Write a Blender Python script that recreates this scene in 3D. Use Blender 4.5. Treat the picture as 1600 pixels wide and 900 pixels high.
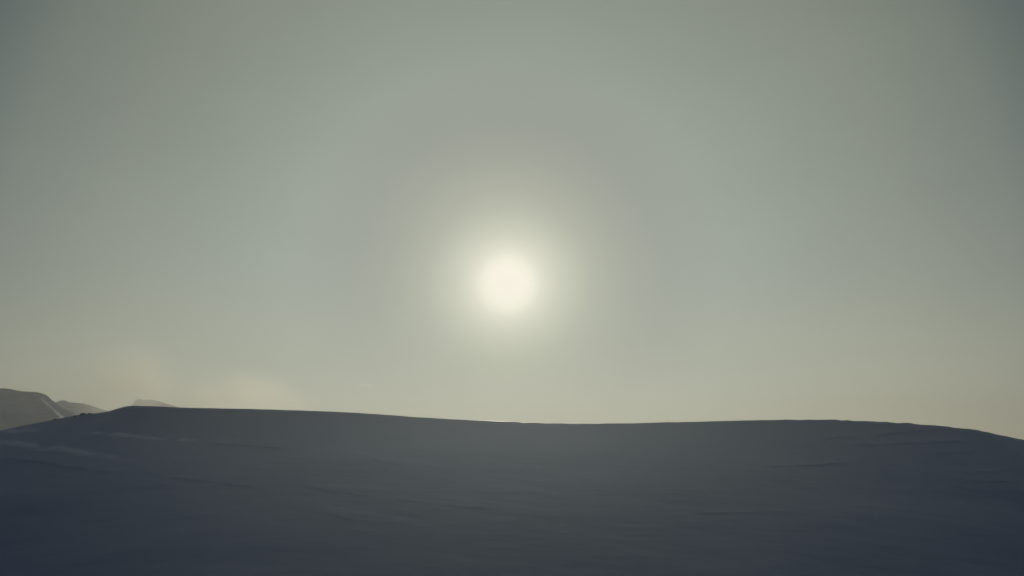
import bpy, math, random
import numpy as np

for o in list(bpy.data.objects):
    bpy.data.objects.remove(o)
sc = bpy.context.scene
R = math.radians

# ------------------------------------------------------------------ camera
SUN_EL = 9.0          # degrees above the horizon
SUN_AZ = 0.26         # degrees, to the left of north (+Y)
cam_d = bpy.data.cameras.new('camera')
cam_d.sensor_width = 36.0
cam_d.lens = 35.0
cam_d.clip_start = 0.3
cam_d.clip_end = 40000.0
cam = bpy.data.objects.new('camera', cam_d)
cam.location = (0, 0, 0)                       # eye height: the snow is 1.7 m below
cam.rotation_euler = (R(90 + 8.8), 0, 0)
sc.collection.objects.link(cam)
sc.camera = cam

# ------------------------------------------------------------------ view
sc.view_settings.view_transform = 'Standard'
sc.view_settings.look = 'None'
sc.view_settings.exposure = -1.9
sc.view_settings.gamma = 1.0
sc.view_settings.use_curve_mapping = False
sc.render.engine = 'CYCLES'
sc.cycles.use_denoising = True
sc.cycles.volume_bounces = 2
sc.cycles.max_bounces = 6

SUN_DIR = (-math.sin(R(SUN_AZ)) * math.cos(R(SUN_EL)),
           math.cos(R(SUN_AZ)) * math.cos(R(SUN_EL)), math.sin(R(SUN_EL)))

# ------------------------------------------------------------------ world
world = bpy.data.worlds.new('World')
sc.world = world
world.use_nodes = True
nt = world.node_tree
nt.nodes.clear()
N, Lk = nt.nodes, nt.links


def mth(op, a, b=None, c=None, clamp=False):
    n = N.new('ShaderNodeMath')
    n.operation = op
    n.use_clamp = clamp
    for i, v in enumerate((a, b, c)):
        if v is None:
            continue
        if isinstance(v, (int, float)):
            n.inputs[i].default_value = v
        else:
            Lk.new(v, n.inputs[i])
    return n.outputs[0]


def vmth(op, a, b):
    n = N.new('ShaderNodeVectorMath')
    n.operation = op
    for i, v in enumerate((a, b)):
        if isinstance(v, (tuple, list)):
            n.inputs[i].default_value = v
        else:
            Lk.new(v, n.inputs[i])
    return n


tc = N.new('ShaderNodeTexCoord')
dirn = vmth('NORMALIZE', tc.outputs['Generated'], (0, 0, 0)).outputs[0]
dot = vmth('DOT_PRODUCT', dirn, SUN_DIR).outputs['Value']
theta = mth('ARCCOSINE', mth('MINIMUM', dot, 1.0))                 # angle from the sun, radians
u = mth('SQRT', mth('DIVIDE', theta, R(120), clamp=True))
sep = N.new('ShaderNodeSeparateXYZ')
Lk.new(dirn, sep.inputs[0])
elev = mth('MAXIMUM', mth('ARCSINE', sep.outputs['Z']), 0.0)

# the sun's aureole in the thin veil of high ice cloud: radiance against angle from the sun
AUR = [  # degrees, linear rgb
    (0, (3.980, 3.528, 2.977)),
    (1.1, (3.872, 3.553, 2.824)),
    (1.5, (3.562, 3.301, 2.578)),
    (1.9, (3.010, 2.819, 2.160)),
    (2.3, (2.708, 2.562, 1.922)),
    (2.9, (2.286, 2.192, 1.594)),
    (3.7, (1.949, 1.891, 1.328)),
    (4.5, (1.610, 1.573, 1.082)),
    (5.9, (1.316, 1.294, 0.892)),
    (7.5, (1.133, 1.126, 0.797)),
    (9, (1.043, 1.055, 0.759)),
    (12.5, (1.023, 1.081, 0.766)),
    (15, (0.936, 0.994, 0.692)),
    (18, (0.848, 0.893, 0.608)),
    (22, (0.747, 0.780, 0.508)),
    (27, (0.564, 0.598, 0.378)),
    (31, (0.286, 0.315, 0.215)),
    (36, (0.090, 0.110, 0.100)),
    (50, (0.020, 0.024, 0.030)),
    (70, (0.005, 0.007, 0.011)),
    (100, (0.002, 0.003, 0.006)),
    (120, (0.001, 0.002, 0.004)),
]
ramp = N.new('ShaderNodeValToRGB')
ramp.color_ramp.interpolation = 'LINEAR'
el = ramp.color_ramp.elements
while len(el) > 1:
    el.remove(el[0])
for i, (deg, col) in enumerate(AUR):
    p = math.sqrt(deg / 120.0)
    e = el[0] if i == 0 else el.new(p)
    e.position = p
    e.color = (*col, 1)
Lk.new(u, ramp.inputs[0])

# slow unevenness of the veil
nz = N.new('ShaderNodeTexNoise')
nz.inputs['Scale'].default_value = 2.2
nz.inputs['Detail'].default_value = 4
nz.inputs['Roughness'].default_value = 0.5
mp = vmth('MULTIPLY', dirn, (1.0, 1.0, 2.6)).outputs[0]
Lk.new(mp, nz.inputs['Vector'])
uneven = mth('MULTIPLY_ADD', nz.outputs['Fac'], 0.28, 0.86)
aur = vmth('SCALE', ramp.outputs['Color'], (0, 0, 0))
Lk.new(uneven, aur.inputs['Scale'])

# low warm band of the horizon, fading with distance from the sun
hz = mth('MULTIPLY', mth('EXPONENT', mth('MULTIPLY', elev, -1 / R(5.0))),
         mth('EXPONENT', mth('MULTIPLY', mth('POWER', mth('DIVIDE', theta, R(42)), 4.0), -1.0)))
hz = mth('MULTIPLY', hz, mth('SUBTRACT', 1.0, mth('EXPONENT', mth('MULTIPLY', mth('POWER', mth('DIVIDE', theta, R(17)), 2.0), -1.0))))
hcol = vmth('SCALE', (1.35, 1.05, 0.66), (0, 0, 0))
Lk.new(hz, hcol.inputs['Scale'])
veil = vmth('ADD', aur.outputs[0], hcol.outputs[0]).outputs[0]

sky = N.new('ShaderNodeTexSky')
sky.sky_type = 'NISHITA'
sky.sun_disc = False
sky.sun_elevation = R(SUN_EL)
sky.sun_rotation = R(-SUN_AZ)
sky.air_density = 1.0
sky.dust_density = 0.0
sky.ozone_density = 3.0
sky.altitude = 1200
bg = N.new('ShaderNodeBackground')
Lk.new(sky.outputs[0], bg.inputs['Color'])
bg.inputs['Strength'].default_value = 0.065
bg2 = N.new('ShaderNodeBackground')
Lk.new(veil, bg2.inputs['Color'])
bg2.inputs['Strength'].default_value = 1.0
ad = N.new('ShaderNodeAddShader')
Lk.new(bg.outputs[0], ad.inputs[0])
Lk.new(bg2.outputs[0], ad.inputs[1])
wo = N.new('ShaderNodeOutputWorld')
Lk.new(ad.outputs[0], wo.inputs['Surface'])

# ------------------------------------------------------------------ sun (dimmed by the veil)
sl = bpy.data.lights.new('sun', 'SUN')
sl.energy = 3.4
sl.angle = R(2.5)
sl.color = (1.0, 0.93, 0.80)
sun = bpy.data.objects.new('sun', sl)
sun.rotation_euler = (R(90 - SUN_EL), 0, R(180 + SUN_AZ))
sun.location = (0, 500, 300)
sc.collection.objects.link(sun)

# ------------------------------------------------------------------ helpers


def link(name, me, mat=None, kind=None, label=None, cat=None, group=None, parent=None):
    o = bpy.data.objects.new(name, me)
    sc.collection.objects.link(o)
    if mat:
        me.materials.append(mat)
    for k, v in (('kind', kind), ('label', label), ('category', cat), ('group', group)):
        if v:
            o[k] = v
    if parent:
        o.parent = parent
    return o


def grid_mesh(name, X, Y, Z, attrs=None):
    """X, Y, Z: 2-D arrays (rows, columns) -> one smooth quad sheet."""
    nr, nc = X.shape
    me = bpy.data.meshes.new(name)
    co = np.stack([X, Y, Z], -1).reshape(-1, 3)
    idx = np.arange(nr * nc).reshape(nr, nc)
    q = np.stack([idx[:-1, :-1], idx[:-1, 1:], idx[1:, 1:], idx[1:, :-1]], -1).reshape(-1, 4)
    me.vertices.add(len(co))
    me.vertices.foreach_set('co', co.astype(np.float32).ravel())
    me.loops.add(q.size)
    me.loops.foreach_set('vertex_index', q.astype(np.int32).ravel())
    me.polygons.add(len(q))
    me.polygons.foreach_set('loop_start', np.arange(0, q.size, 4, dtype=np.int32))
    me.polygons.foreach_set('loop_total', np.full(len(q), 4, dtype=np.int32))
    me.update()
    me.polygons.foreach_set('use_smooth', np.ones(len(q), dtype=bool))
    for k, v in (attrs or {}).items():
        a = me.attributes.new(k, 'FLOAT', 'POINT')
        a.data.foreach_set('value', v.astype(np.float32).ravel())
    me.validate()
    return me


def _hash(ix, iy, seed):
    h = (ix.astype(np.int64) * 374761393 + iy.astype(np.int64) * 668265263 + seed * 1442695041) & 0xffffffff
    h = ((h ^ (h >> 13)) * 1274126177) & 0xffffffff
    return ((h ^ (h >> 16)) & 0xffffff) / float(0xffffff) * 2 - 1


def vnoise(x, y, seed=0):
    ix, iy = np.floor(x), np.floor(y)
    fx, fy = x - ix, y - iy
    fx = fx * fx * fx * (fx * (fx * 6 - 15) + 10)
    fy = fy * fy * fy * (fy * (fy * 6 - 15) + 10)
    a = _hash(ix, iy, seed)
    b = _hash(ix + 1, iy, seed)
    c = _hash(ix, iy + 1, seed)
    d = _hash(ix + 1, iy + 1, seed)
    return (a * (1 - fx) + b * fx) * (1 - fy) + (c * (1 - fx) + d * fx) * fy


def fbm(x, y, octv=4, seed=0, gain=0.5):
    s, a = 0, 1.0
    for i in range(octv):
        s = s + a * vnoise(x * 2 ** i + 17.3 * i, y * 2 ** i + 5.7 * i, seed + i)
        a *= gain
    return s


def smooth(t):
    t = np.clip(t, 0, 1)
    return t * t * (3 - 2 * t)


def pchip(xs, xp, yp):
    """smooth monotone-ish interpolation (finite-difference hermite)."""
    xp, yp = np.array(xp, float), np.array(yp, float)
    d = np.diff(yp) / np.diff(xp)
    m = np.concatenate([[d[0]], (d[:-1] + d[1:]) / 2, [d[-1]]])
    flat = np.concatenate([[False], d[:-1] * d[1:] <= 0, [False]])
    m[flat] = 0
    x = np.clip(xs, xp[0], xp[-1])
    i = np.clip(np.searchsorted(xp, x) - 1, 0, len(xp) - 2)
    h = xp[i + 1] - xp[i]
    t = (x - xp[i]) / h
    return ((2 * t ** 3 - 3 * t ** 2 + 1) * yp[i] + (t ** 3 - 2 * t ** 2 + t) * h * m[i]
            + (-2 * t ** 3 + 3 * t ** 2) * yp[i + 1] + (t ** 3 - t ** 2) * h * m[i + 1])


# ------------------------------------------------------------------ materials
def new_mat(name):
    m = bpy.data.materials.new(name)
    m.use_nodes = True
    return m, m.node_tree.nodes, m.node_tree.links, m.node_tree.nodes['Principled BSDF']


def snow_material():
    m, n, l, b = new_mat('wind_packed_snow')
    geo = n.new('ShaderNodeNewGeometry')
    mp1 = n.new('ShaderNodeMapping')
    mp1.inputs['Scale'].default_value = (0.10, 0.45, 0.3)      # sastrugi run across the slope
    mp1.inputs['Rotation'].default_value = (0, 0, R(7))
    l.new(geo.outputs['Position'], mp1.inputs['Vector'])
    n1 = n.new('ShaderNodeTexNoise')
    n1.inputs['Scale'].default_value = 1.0
    n1.inputs['Detail'].default_value = 8
    n1.inputs['Roughness'].default_value = 0.62
    n1.inputs['Distortion'].default_value = 0.4
    l.new(mp1.outputs[0], n1.inputs['Vector'])
    n2 = n.new('ShaderNodeTexNoise')
    n2.inputs['Scale'].default_value = 0.02
    n2.inputs['Detail'].default_value = 5
    l.new(geo.outputs['Position'], n2.inputs['Vector'])
    # crust tones, then a pale colour standing for light caught on drift ridges
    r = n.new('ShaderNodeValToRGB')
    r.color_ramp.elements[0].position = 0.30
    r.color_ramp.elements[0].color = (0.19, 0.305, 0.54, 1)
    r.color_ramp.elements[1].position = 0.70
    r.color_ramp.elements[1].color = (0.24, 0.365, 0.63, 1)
    mx = n.new('ShaderNodeMath')
    mx.operation = 'MULTIPLY_ADD'
    mx.inputs[1].default_value = 0.6
    l.new(n1.outputs['Fac'], mx.inputs[0])
    mh = n.new('ShaderNodeMath')
    mh.operation = 'MULTIPLY'
    mh.inputs[1].default_value = 0.4
    l.new(n2.outputs['Fac'], mh.inputs[0])
    l.new(mh.outputs[0], mx.inputs[2])
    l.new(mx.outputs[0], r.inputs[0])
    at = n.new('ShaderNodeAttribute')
    at.attribute_name = 'lit_streak'
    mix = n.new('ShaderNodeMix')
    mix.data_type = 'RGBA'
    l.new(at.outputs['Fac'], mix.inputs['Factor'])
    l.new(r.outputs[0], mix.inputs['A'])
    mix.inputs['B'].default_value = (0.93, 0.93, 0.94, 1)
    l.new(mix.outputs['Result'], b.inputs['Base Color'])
    b.inputs['Roughness'].default_value = 0.42
    b.inputs['Specular IOR Level'].default_value = 1.0
    b.inputs['IOR'].default_value = 1.31
    bump = n.new('ShaderNodeBump')
    bump.inputs['Strength'].default_value = 0.25
    bump.inputs['Distance'].default_value = 0.10
    l.new(n1.outputs['Fac'], bump.inputs['Height'])
    l.new(bump.outputs[0], b.inputs['Normal'])
    return m


def mountain_material():
    m, n, l, b = new_mat('snow_and_rock')
    geo = n.new('ShaderNodeNewGeometry')
    n1 = n.new('ShaderNodeTexNoise')
    n1.inputs['Scale'].default_value = 0.012
    n1.inputs['Detail'].default_value = 8
    n1.inputs['Roughness'].default_value = 0.6
    l.new(geo.outputs['Position'], n1.inputs['Vector'])
    r = n.new('ShaderNodeValToRGB')
    r.color_ramp.elements[0].position = 0.36
    r.color_ramp.elements[0].color = (0.13, 0.14, 0.16, 1)
    r.color_ramp.elements[1].position = 0.56
    r.color_ramp.elements[1].color = (0.36, 0.39, 0.43, 1)
    l.new(n1.outputs['Fac'], r.inputs[0])
    at = n.new('ShaderNodeAttribute')
    at.attribute_name = 'lit_streak'
    mix = n.new('ShaderNodeMix')
    mix.data_type = 'RGBA'
    l.new(at.outputs['Fac'], mix.inputs['Factor'])
    l.new(r.outputs[0], mix.inputs['A'])
    mix.inputs['B'].default_value = (0.92, 0.92, 0.92, 1)  # pale tone painted for the sun along the spur
    l.new(mix.outputs['Result'], b.inputs['Base Color'])
    b.inputs['Roughness'].default_value = 0.7
    b.inputs['Specular IOR Level'].default_value = 0.3
    bump = n.new('ShaderNodeBump')
    bump.inputs['Strength'].default_value = 0.6
    bump.inputs['Distance'].default_value = 6
    l.new(n1.outputs['Fac'], bump.inputs['Height'])
    l.new(bump.outputs[0], b.inputs['Normal'])
    return m


def rock_material():
    m, n, l, b = new_mat('dark_rock')
    geo = n.new('ShaderNodeNewGeometry')
    n1 = n.new('ShaderNodeTexNoise')
    n1.inputs['Scale'].default_value = 2.5
    n1.inputs['Detail'].default_value = 6
    l.new(geo.outputs['Position'], n1.inputs['Vector'])
    r = n.new('ShaderNodeValToRGB')
    r.color_ramp.elements[0].color = (0.07, 0.07, 0.075, 1)
    r.color_ramp.elements[1].color = (0.22, 0.215, 0.21, 1)
    l.new(n1.outputs['Fac'], r.inputs[0])
    l.new(r.outputs[0], b.inputs['Base Color'])
    b.inputs['Roughness'].default_value = 0.85
    return m


MAT_SNOW = snow_material()
MAT_MTN = mountain_material()
MAT_ROCK = rock_material()

# ------------------------------------------------------------------ the snow hill and the ground around it
CREST = [(-3000, -40), (-900, -38), (-500, -34), (-350, -22), (-266.1, -6.34), (-240.0, -0.29), (-224.3, 2.67), (-213.8, 4.99), (-203.3, 7.1),
         (-190.8, 9.5), (-182.1, 11.22), (-178.4, 11.85), (-174.2, 12.1), (-168.9, 12.95), (-164.9, 14.15),
         (-162.3, 14.75), (-158.3, 15.08), (-152.9, 15.02), (-134.1, 14.28), (-107.2, 13.75), (-93.8, 13.35),
         (-75.0, 12.68), (-53.6, 11.48), (-40.2, 10.42), (-21.4, 9.40), (0.0, 8.50), (10.7, 8.0), (26.8, 7.74),
         (42.8, 7.77), (53.5, 8.0), (69.6, 8.36), (80.3, 8.60), (93.7, 9.0), (112.4, 9.33), (128.5, 9.36),
         (144.5, 8.85), (160.5, 8.1), (171.2, 7.37), (181.8, 6.31), (189.8, 5.65), (195.1, 4.99), (203.0, 3.14),
         (213.5, 1.02), (239.7, -3.98), (265.9, -8.18), (340, -20), (500, -32), (900, -38), (3000, -40)]
CX = [c[0] for c in CREST]
CZ = [c[1] for c in CREST]

# wind lips and drift edges on the slope: (points x,y in metres, height of the step, painted light, width)
LIPS = [
    ([(-213.2, 419.9), (-210.1, 416.9), (-206.0, 413.0), (-189.2, 402.0), (-186.1, 399.9)], 0.2, 1.2, 1.4),
    ([(-167.4, 389.2), (-160.8, 386.1), (-156.3, 384.0), (-146.0, 379.7), (-133.1, 374.0), (-117.0, 368.2), (-110.4, 365.8)], 0.2, 1.1, 1.4),
    ([(-208.5, 399.1), (-199.2, 392.1), (-187.3, 383.1), (-173.9, 372.9), (-167.8, 369.9), (-159.5, 364.5), (-149.7, 357.9), (-142.4, 353.8), (-137.4, 349.7), (-128.1, 342.1)], 0.3, 1.3, 1.9),
    ([(-164.9, 368.6), (-163.3, 367.8), (-157.3, 364.7), (-152.5, 361.7), (-150.9, 360.7)], 0.1, 1.1, 0.9),
    ([(-113.3, 364.7), (-108.4, 363.3), (-91.0, 358.2), (-75.6, 350.3), (-70.7, 347.8)], 0.5, 0, 2.2),
    ([(-54.7, 342.9), (-51.9, 341.1), (-42.5, 335.2), (-33.2, 328.1), (-30.4, 326.0)], 0.4, 0, 2.4),
    ([(-122.4, 329.9), (-115.1, 325.3), (-99.7, 315.7), (-75.9, 300.9), (-66.4, 292.5), (-59.1, 286.0)], 0.5, 0, 2.2),
    ([(80.0, 338.8), (85.0, 340.2), (93.2, 342.5), (103.2, 346.8), (118.4, 352.8), (123.4, 354.8)], 0.6, 0, 2.2),
    ([(150.4, 347.4), (154.6, 349.4), (166.1, 355.0), (182.4, 360.6), (186.6, 362.0)], 0.5, 0, 2),
    ([(148.1, 336.6), (151.6, 338.2), (159.7, 341.8), (175.2, 346.8), (178.7, 347.9)], 0.5, 0, 2),
    ([(115.8, 383.1), (118.6, 384.9), (126.3, 389.8), (137.2, 392.5), (140.0, 393.2)], 0.5, 0, 2.4),
    ([(136.9, 390.4), (142.9, 394.5), (153.2, 401.6), (166.5, 408.8), (182.9, 416.5), (188.9, 419.3)], 0.9, 0, 4.5),
    ([(117.4, 375.5), (127.3, 378.4), (146.3, 384.0), (170.3, 394.3), (193.6, 401.2), (203.5, 404.1)], 0.7, 0, 3),
    ([(151.5, 373.7), (154.5, 374.8), (174.4, 381.9), (177.4, 383.0)], 0.4, 0, 2.2),
    ([(-193.9, 371.0), (-185.6, 366.2), (-166.4, 355.1), (-147.5, 342.8), (-130.1, 331.9), (-121.8, 326.7)], 0.8, 0, 3),
    ([(-67.1, 305.8), (-63.1, 302.8), (-52.0, 294.4), (-36.6, 290.9), (-32.6, 290.0)], 0.4, 0, 2),
    ([(-36.5, 289.8), (-32.7, 288.8), (-17.9, 284.9), (-7.1, 282.5), (-3.3, 281.6)], 0.35, 0, 2),
    ([(-55.2, 274.9), (-51.5, 272.9), (-40.2, 266.8), (-26.7, 265.8), (-23.0, 265.5)], 0.4, 0, 2),
    ([(38.2, 277.0), (43.7, 278.6), (62.5, 284.0), (80.5, 284.8), (86.0, 285.0)], 0.35, 0, 2),
]


def height(x, y):
    zc = pchip(x, CX, CZ)
    plain = -38.0
    # the crest's outline is sharp at the top and blurs out down the face
    zs = sum(pchip(x + k, CX, CZ) for k in (-45, -30, -15, 0, 15, 30, 45)) / 7.0
    w = np.exp(-np.maximum(420.0 - y - 4.0, 0) / 30.0)
    zc = np.where(y < 416.0, zc * w + zs * (1 - w), zc)
    # crest line wanders a little in plan away from the view's middle
    t = y - 420.0
    # camera side of the crest: a constant steep face, then the hollow between
    steep = 0.20 + 0.09 * smooth((-x - 40) / 130) + 0.06 * smooth((x - 40) / 140)   # steeper flanks, gentler hollow between
    face = zc - steep * np.maximum(-t, 0)
    back = zc - 0.055 * np.maximum(t, 0) - 0.00008 * np.maximum(t, 0) ** 2
    z = np.where(t < 0, face, np.maximum(back, plain - 2))
    rr = 1.6                                                     # rounding of the crest edge
    z = z - rr * 0.05 * np.exp(-np.abs(t) / rr)
    # the bank the camera stands on
    d = np.hypot(x * 0.35, y)
    bank = -1.75 - 0.245 * np.maximum(d - 3, 0) + 0.0 * x
    floor = -39.0 + 3.0 * smooth((np.abs(x) - 200) / 600)
    z = np.maximum(z, floor)
    k = 5.0
    z = np.where(y < 200, np.log(np.exp(np.clip((z + 40) / k, -20, 20)) + np.exp(np.clip((bank + 40) / k, -20, 20))) * k - 40
                 - k * np.log1p(np.exp(-np.abs((z - bank)) / k)) * np.exp(-d / 25), z)
    # broad swells and long sastrugi
    on = smooth((-t - 15) / 90.0) * smooth((y - 60) / 100.0)
    z = z + on * ((0.35 + 0.5 * smooth((np.abs(x) - 60) / 120)) * fbm(x / 70 + 3.1, y / 55, 2, 11) + 0.06 * fbm(x / 16 + y / 60, y / 9, 3, 5))
    z = z + 0.018 * fbm(x / 6.0, y / 2.4, 3, 23) * smooth((-t + 6) / 8.0) * smooth((y - 20) / 60)
    far = smooth((t - 40) / 200.0)
    z = z + far * 3.0 * fbm(x / 240, y / 260, 3, 31)
    # rough wind-cut crest on the right, small knobs on the left
    edge = np.exp(-(t / 5.0) ** 2)
    z = z + edge * 0.16 * fbm(x / 2.6, y / 3.0, 3, 41) * smooth((x - 100) / 50) * smooth((215 - x) / 20)
    z = z + edge * 0.06 * fbm(x / 5.0, y / 4.0, 2, 43)
    return z


def lips(x, y):
    dz = np.zeros_like(x)
    H = 0.36
    lit_w = np.zeros_like(x)
    for pts, h, lit_amt, w in LIPS:
        px = [p[0] for p in pts]
        py = [p[1] for p in pts]
        ly = pchip(x, px, py)
        span = px[-1] - px[0]
        env = smooth((x - px[0]) / (0.22 * span)) * smooth((px[-1] - x) / (0.30 * span))
        env = env * np.clip(0.75 + 0.5 * vnoise(x / 5.0, x * 0 + h * 10, 77), 0, 1.3)
        d = y - (ly + 0.9 * vnoise(x / 7.0, y * 0, 78))          # > 0: uphill of the lip
        # ground drops below the lip and runs back up to the old surface uphill of it
        prof = np.where(d >= 0, np.exp(-d / (w * 2.2)), np.exp(np.minimum(d, 0) / (w * 0.35)))
        if lit_amt > 0:
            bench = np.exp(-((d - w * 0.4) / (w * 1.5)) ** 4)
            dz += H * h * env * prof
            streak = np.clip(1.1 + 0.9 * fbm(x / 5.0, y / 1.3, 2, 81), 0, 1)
            lit_w = np.maximum(lit_w, lit_amt * env * bench * streak)  # weight of the painted light on the drift benches
        else:
            dz += H * h * env * prof
    return dz, lit_w


def spaced(parts):
    out = []
    for a, b, n in parts:
        out.append(np.linspace(a, b, n, endpoint=False))
    return np.concatenate(out + [[parts[-1][1]]])


xs = spaced([(-5100, -700, 40), (-700, -260, 60), (-260, 260, 780), (260, 700, 60), (700, 5100, 40)])
ys = spaced([(-1300, -30, 30), (-30, 200, 90), (200, 404, 300), (404, 424, 50), (424, 500, 30), (500, 1200, 50), (1200, 5900, 60)])
X, Y = np.meshgrid(xs, ys)
Z = height(X, Y)
dz, lit_w = lips(X, Y)
Z = Z + dz
gl = smooth((np.hypot(X, Y) - 2.0) / 6.0)
Z = Z * gl + (-1.7) * (1 - gl)
link('snow_ground', grid_mesh('snow_ground', X, Y, Z, {'lit_streak': lit_w}), MAT_SNOW, kind='structure')

# ------------------------------------------------------------------ far mountains


def build_mountain(name, prof, yc, front, back, xs, ys, base, rough, spur=None, seed=0):
    px = [p[0] for p in prof]
    pz = [p[1] for p in prof]
    X, Y = np.meshgrid(xs, ys)
    zc = pchip(X, px, pz)
    t = Y - yc
    A = zc - front * np.maximum(-t, 0) - back * np.maximum(t, 0)
    lit_rim = np.zeros_like(X)
    if spur:
        (x0, y0, z0), (x1, y1, z1) = spur
        xs_ = x0 + (x1 - x0) * (y0 - Y) / (y0 - y1) + 6 * vnoise(Y / 60, Y * 0, 5)
        zo = pchip(X - (xs_ - x0), px, pz)                 # the crest's outline carried down the spur
        sheared = zo - 12.0 * smooth(-t / 45.0) - (z0 - z1) / (y0 - y1) * np.maximum(-t, 0)
        k = smooth(-t / 60.0)
        A = np.where(t < 0, A * (1 - k) + sheared * k, A)
        d = X - xs_
        on = smooth((-t - 12) / 40) * smooth((Y - y1 + 100) / 100)
        ridge = np.exp(-np.abs(d) / 9.0)
        A = A + on * 8.0 * ridge
        lit_rim = on * np.exp(-((d - 3) / 6.0) ** 2)  # sunlit rim of the spur, put into the colour
    dist = np.abs(t)
    A = A + rough * fbm(X / 130, Y / 130, 5, seed) * smooth((dist - 10) / 120) + rough * 0.05 * fbm(X / 25, Y / 25, 3, seed + 9)
    A = np.maximum(A, base)
    return link(name, grid_mesh(name, X, Y, A, {'lit_streak': lit_rim}), MAT_MTN, kind='structure')


M1 = [(-3600, -30), (-3000, 40), (-2400, 90), (-1758.2, 96), (-1469.7, 106), (-1295.4, 117), (-1178.2, 122.6), (-1156.1, 122.08), (-1133.7, 117.68),
      (-1114.4, 115.48), (-1089.2, 113.28), (-1071.1, 107.42), (-1058.6, 97.18), (-1043.2, 86.95), (-1027.8, 76.73),
      (-1012.6, 69.44), (-998.9, 62.16), (-952.2, 41.81), (-877.4, 15.72), (-760, -30), (-700, -42)]
link_m1 = build_mountain('near_mountain', M1, 2300.0, 0.16, 0.5, np.concatenate([np.linspace(-3600, -1320, 80), np.linspace(-1310, -690, 220)]),
                         np.linspace(1500, 2700, 260), -42.0, 7.0,
                         spur=((-1087.9, 2290.0, 99.67), (-936.0, 2080.0, 49.6)), seed=101)
M2 = [(-2081.2, -42), (-1880.1, 2.05), (-1791.3, 71.93), (-1712.2, 118.75), (-1685.6, 144.57), (-1671.9, 151.62), (-1655.5, 153.98), (-1636.1, 146.92), (-1612.4, 145.75), (-1583.8, 142.23), (-1547.8, 132.83), (-1511.5, 121.09), (-1475.6, 112.88), (-1415.2, 90.63), (-1269.0, 30.83), (-1117.7, -42)]
build_mountain('middle_mountain', M2, 3700.0, 0.35, 0.45, np.linspace(-2110, -1090, 220), np.linspace(3100, 4300, 160), -42.0, 10.0, seed=202)
M3 = [(-2147.4, -42), (-2000.8, 38.46), (-1913.3, 135.13), (-1896.4, 173.15), (-1882.1, 201.72), (-1873.1, 212.85), (-1860.5, 216.03), (-1844.2, 209.67), (-1815.5, 211.26), (-1773.7, 206.49), (-1725.0, 192.19), (-1660.1, 173.15), (-1595.5, 157.3), (-1273.4, 81.42), (-1016.3, 2.77), (-897.4, -42)]
build_mountain('far_peak', M3, 5000.0, 0.5, 0.5, np.linspace(-2150, -870, 220), np.linspace(4400, 5600, 150), -42.0, 14.0, seed=303)

# ------------------------------------------------------------------ rocks on the crest at the left


def rock_mesh(seed, sx, sy, sz):
    rnd = random.Random(seed)
    import bmesh
    bm = bmesh.new()
    bmesh.ops.create_icosphere(bm, subdivisions=3, radius=1.0)
    ph = [rnd.uniform(0, 6.28) for _ in range(9)]
    for v in bm.verts:
        c = v.co
        s = 1 + 0.22 * math.sin(2.3 * c.x + ph[0]) * math.sin(2.9 * c.y + ph[1]) + 0.16 * math.sin(4.1 * c.z + ph[2] + 2 * c.x) \
            + 0.07 * math.sin(7.3 * c.y + ph[3]) * math.sin(6.1 * c.x + ph[4])
        c *= s
        if c.z > 0.55:
            c.z = 0.55 + (c.z - 0.55) * 0.35
        c.x *= sx
        c.y *= sy
        c.z *= sz
    me = bpy.data.meshes.new('rock')
    bm.to_mesh(me)
    bm.free()
    return me


for seed, x, y, sx, sz, lab in (
        (1, -179.0, 418.6, 0.95, 0.65, 'largest dark rock of the row breaking through the snow crest at the left'),
        (2, -176.2, 418.9, 0.7, 0.42, 'low dark rock just right of the largest rock on the snow crest'),
        (3, -181.8, 417.4, 0.6, 0.45, 'small dark rock just left of the largest rock on the snow crest'),
        (4, -190.6, 418.8, 0.7, 0.42, 'lone small rock on the falling snow crest further left, below the near mountain')):
    zz = float(height(np.array([[x]]), np.array([[y]]))[0, 0])
    ro = link('rock', rock_mesh(seed, sx, 0.8, sz), MAT_ROCK, label=lab, cat='rock', group='rocks on the snow crest')
    ro.location = (x, y, zz + 0.25 * sz)

# ------------------------------------------------------------------ blowing snow beyond the crest, added glare veil before it


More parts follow.
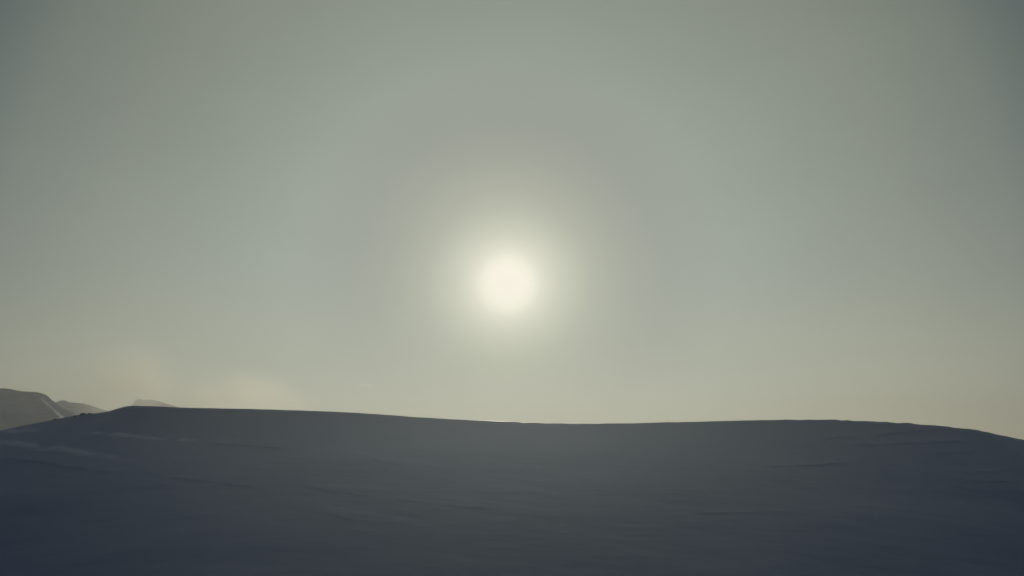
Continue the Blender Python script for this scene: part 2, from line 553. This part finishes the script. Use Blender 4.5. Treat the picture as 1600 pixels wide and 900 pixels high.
def volume_blob(name, loc, size, dens, seed, color=(1.0, 0.95, 0.80), aniso=0.72, lean=0.0, label=None, scale=2.2):
    import bmesh
    bm = bmesh.new()
    bmesh.ops.create_icosphere(bm, subdivisions=3, radius=1.0)
    me = bpy.data.meshes.new(name)
    bm.to_mesh(me)
    bm.free()
    m = bpy.data.materials.new('snow_and_glare_cloud')
    m.use_nodes = True
    n, l = m.node_tree.nodes, m.node_tree.links
    n.clear()
    t = n.new('ShaderNodeTexCoord')
    ln = n.new('ShaderNodeVectorMath')
    ln.operation = 'LENGTH'
    l.new(t.outputs['Object'], ln.inputs[0])
    mr = n.new('ShaderNodeMapRange')
    mr.interpolation_type = 'SMOOTHSTEP'
    mr.inputs['From Min'].default_value = 1.0
    mr.inputs['From Max'].default_value = 0.15
    l.new(ln.outputs['Value'], mr.inputs['Value'])
    nz = n.new('ShaderNodeTexNoise')
    nz.noise_dimensions = '4D'
    nz.inputs['W'].default_value = seed
    nz.inputs['Scale'].default_value = scale
    nz.inputs['Detail'].default_value = 3
    nz.inputs['Roughness'].default_value = 0.5
    l.new(t.outputs['Object'], nz.inputs['Vector'])
    nr = n.new('ShaderNodeMapRange')
    nr.inputs['From Min'].default_value = 0.35
    nr.inputs['From Max'].default_value = 0.70
    nr.inputs['To Min'].default_value = 0.0 if aniso < 0.8 else 0.45
    nr.inputs['To Max'].default_value = 1.0
    l.new(nz.outputs['Fac'], nr.inputs['Value'])
    mu = n.new('ShaderNodeMath')
    mu.operation = 'MULTIPLY'
    l.new(mr.outputs['Result'], mu.inputs[0])
    l.new(nr.outputs['Result'], mu.inputs[1])
    mu2 = n.new('ShaderNodeMath')
    mu2.operation = 'MULTIPLY'
    mu2.inputs[1].default_value = dens
    l.new(mu.outputs[0], mu2.inputs[0])
    v = n.new('ShaderNodeVolumePrincipled')
    v.inputs['Color'].default_value = (*color, 1)
    v.inputs['Anisotropy'].default_value = aniso
    l.new(mu2.outputs[0], v.inputs['Density'])
    o = n.new('ShaderNodeOutputMaterial')
    l.new(v.outputs[0], o.inputs['Volume'])
    ob = link(name, me, m, kind='stuff', label=label, cat='blowing snow')
    ob.location = loc
    ob.scale = size
    ob.rotation_euler = (0, lean, 0)
    return ob


volume_blob('blowing_snow', (-576, 1500, 80), (88, 120, 88), 0.013, 3.0, lean=R(-8),
            label='pale plume of blown snow rising over the crest beside the far peak')
volume_blob('blowing_snow', (-400, 1500, 54), (135, 134, 68), 0.007, 8.0, lean=R(10),
            label='wider soft cloud of blown snow drifting above the crest right of the far peak')

volume_blob('blowing_snow', (-221, 1500, 84.5), (15, 10, 2.6), 0.05, 12.0,
            label='tiny bright wisp floating alone above the crest, left of the sun')
volume_blob('glare_veil', (0, 215, -8), (330, 135, 27), 2.7e-4, 5.0, color=(0.62, 0.84, 1.0), aniso=0.86, scale=1.5,  # added volume that imitates lens glare over the hill
            label='thin added glare veil in the hollow before the hill')

# ------------------------------------------------------------------ haze: one closed box of even, thin ice mist
HAZE = 2.0e-4


def box_mesh(name, a, b):
    me = bpy.data.meshes.new(name)
    v = [(x, y, z) for x in (a[0], b[0]) for y in (a[1], b[1]) for z in (a[2], b[2])]
    f = [(0, 1, 3, 2), (4, 6, 7, 5), (0, 4, 5, 1), (2, 3, 7, 6), (0, 2, 6, 4), (1, 5, 7, 3)]
    me.from_pydata(v, [], f)
    me.update()
    return me


hm = bpy.data.materials.new('ice_mist')
hm.use_nodes = True
hn, hl = hm.node_tree.nodes, hm.node_tree.links
hn.clear()
hv = hn.new('ShaderNodeVolumePrincipled')
hv.inputs['Color'].default_value = (0.79, 0.80, 0.75, 1)
hv.inputs['Density'].default_value = HAZE
hv.inputs['Anisotropy'].default_value = 0.57
ho = hn.new('ShaderNodeOutputMaterial')
hl.new(hv.outputs[0], ho.inputs['Volume'])
zmin = float(Z.min()) - 1.0
link('haze', box_mesh('haze', (-5200, -1400, min(zmin, -44.0)), (5200, 6000, 245)), hm, kind='stuff')
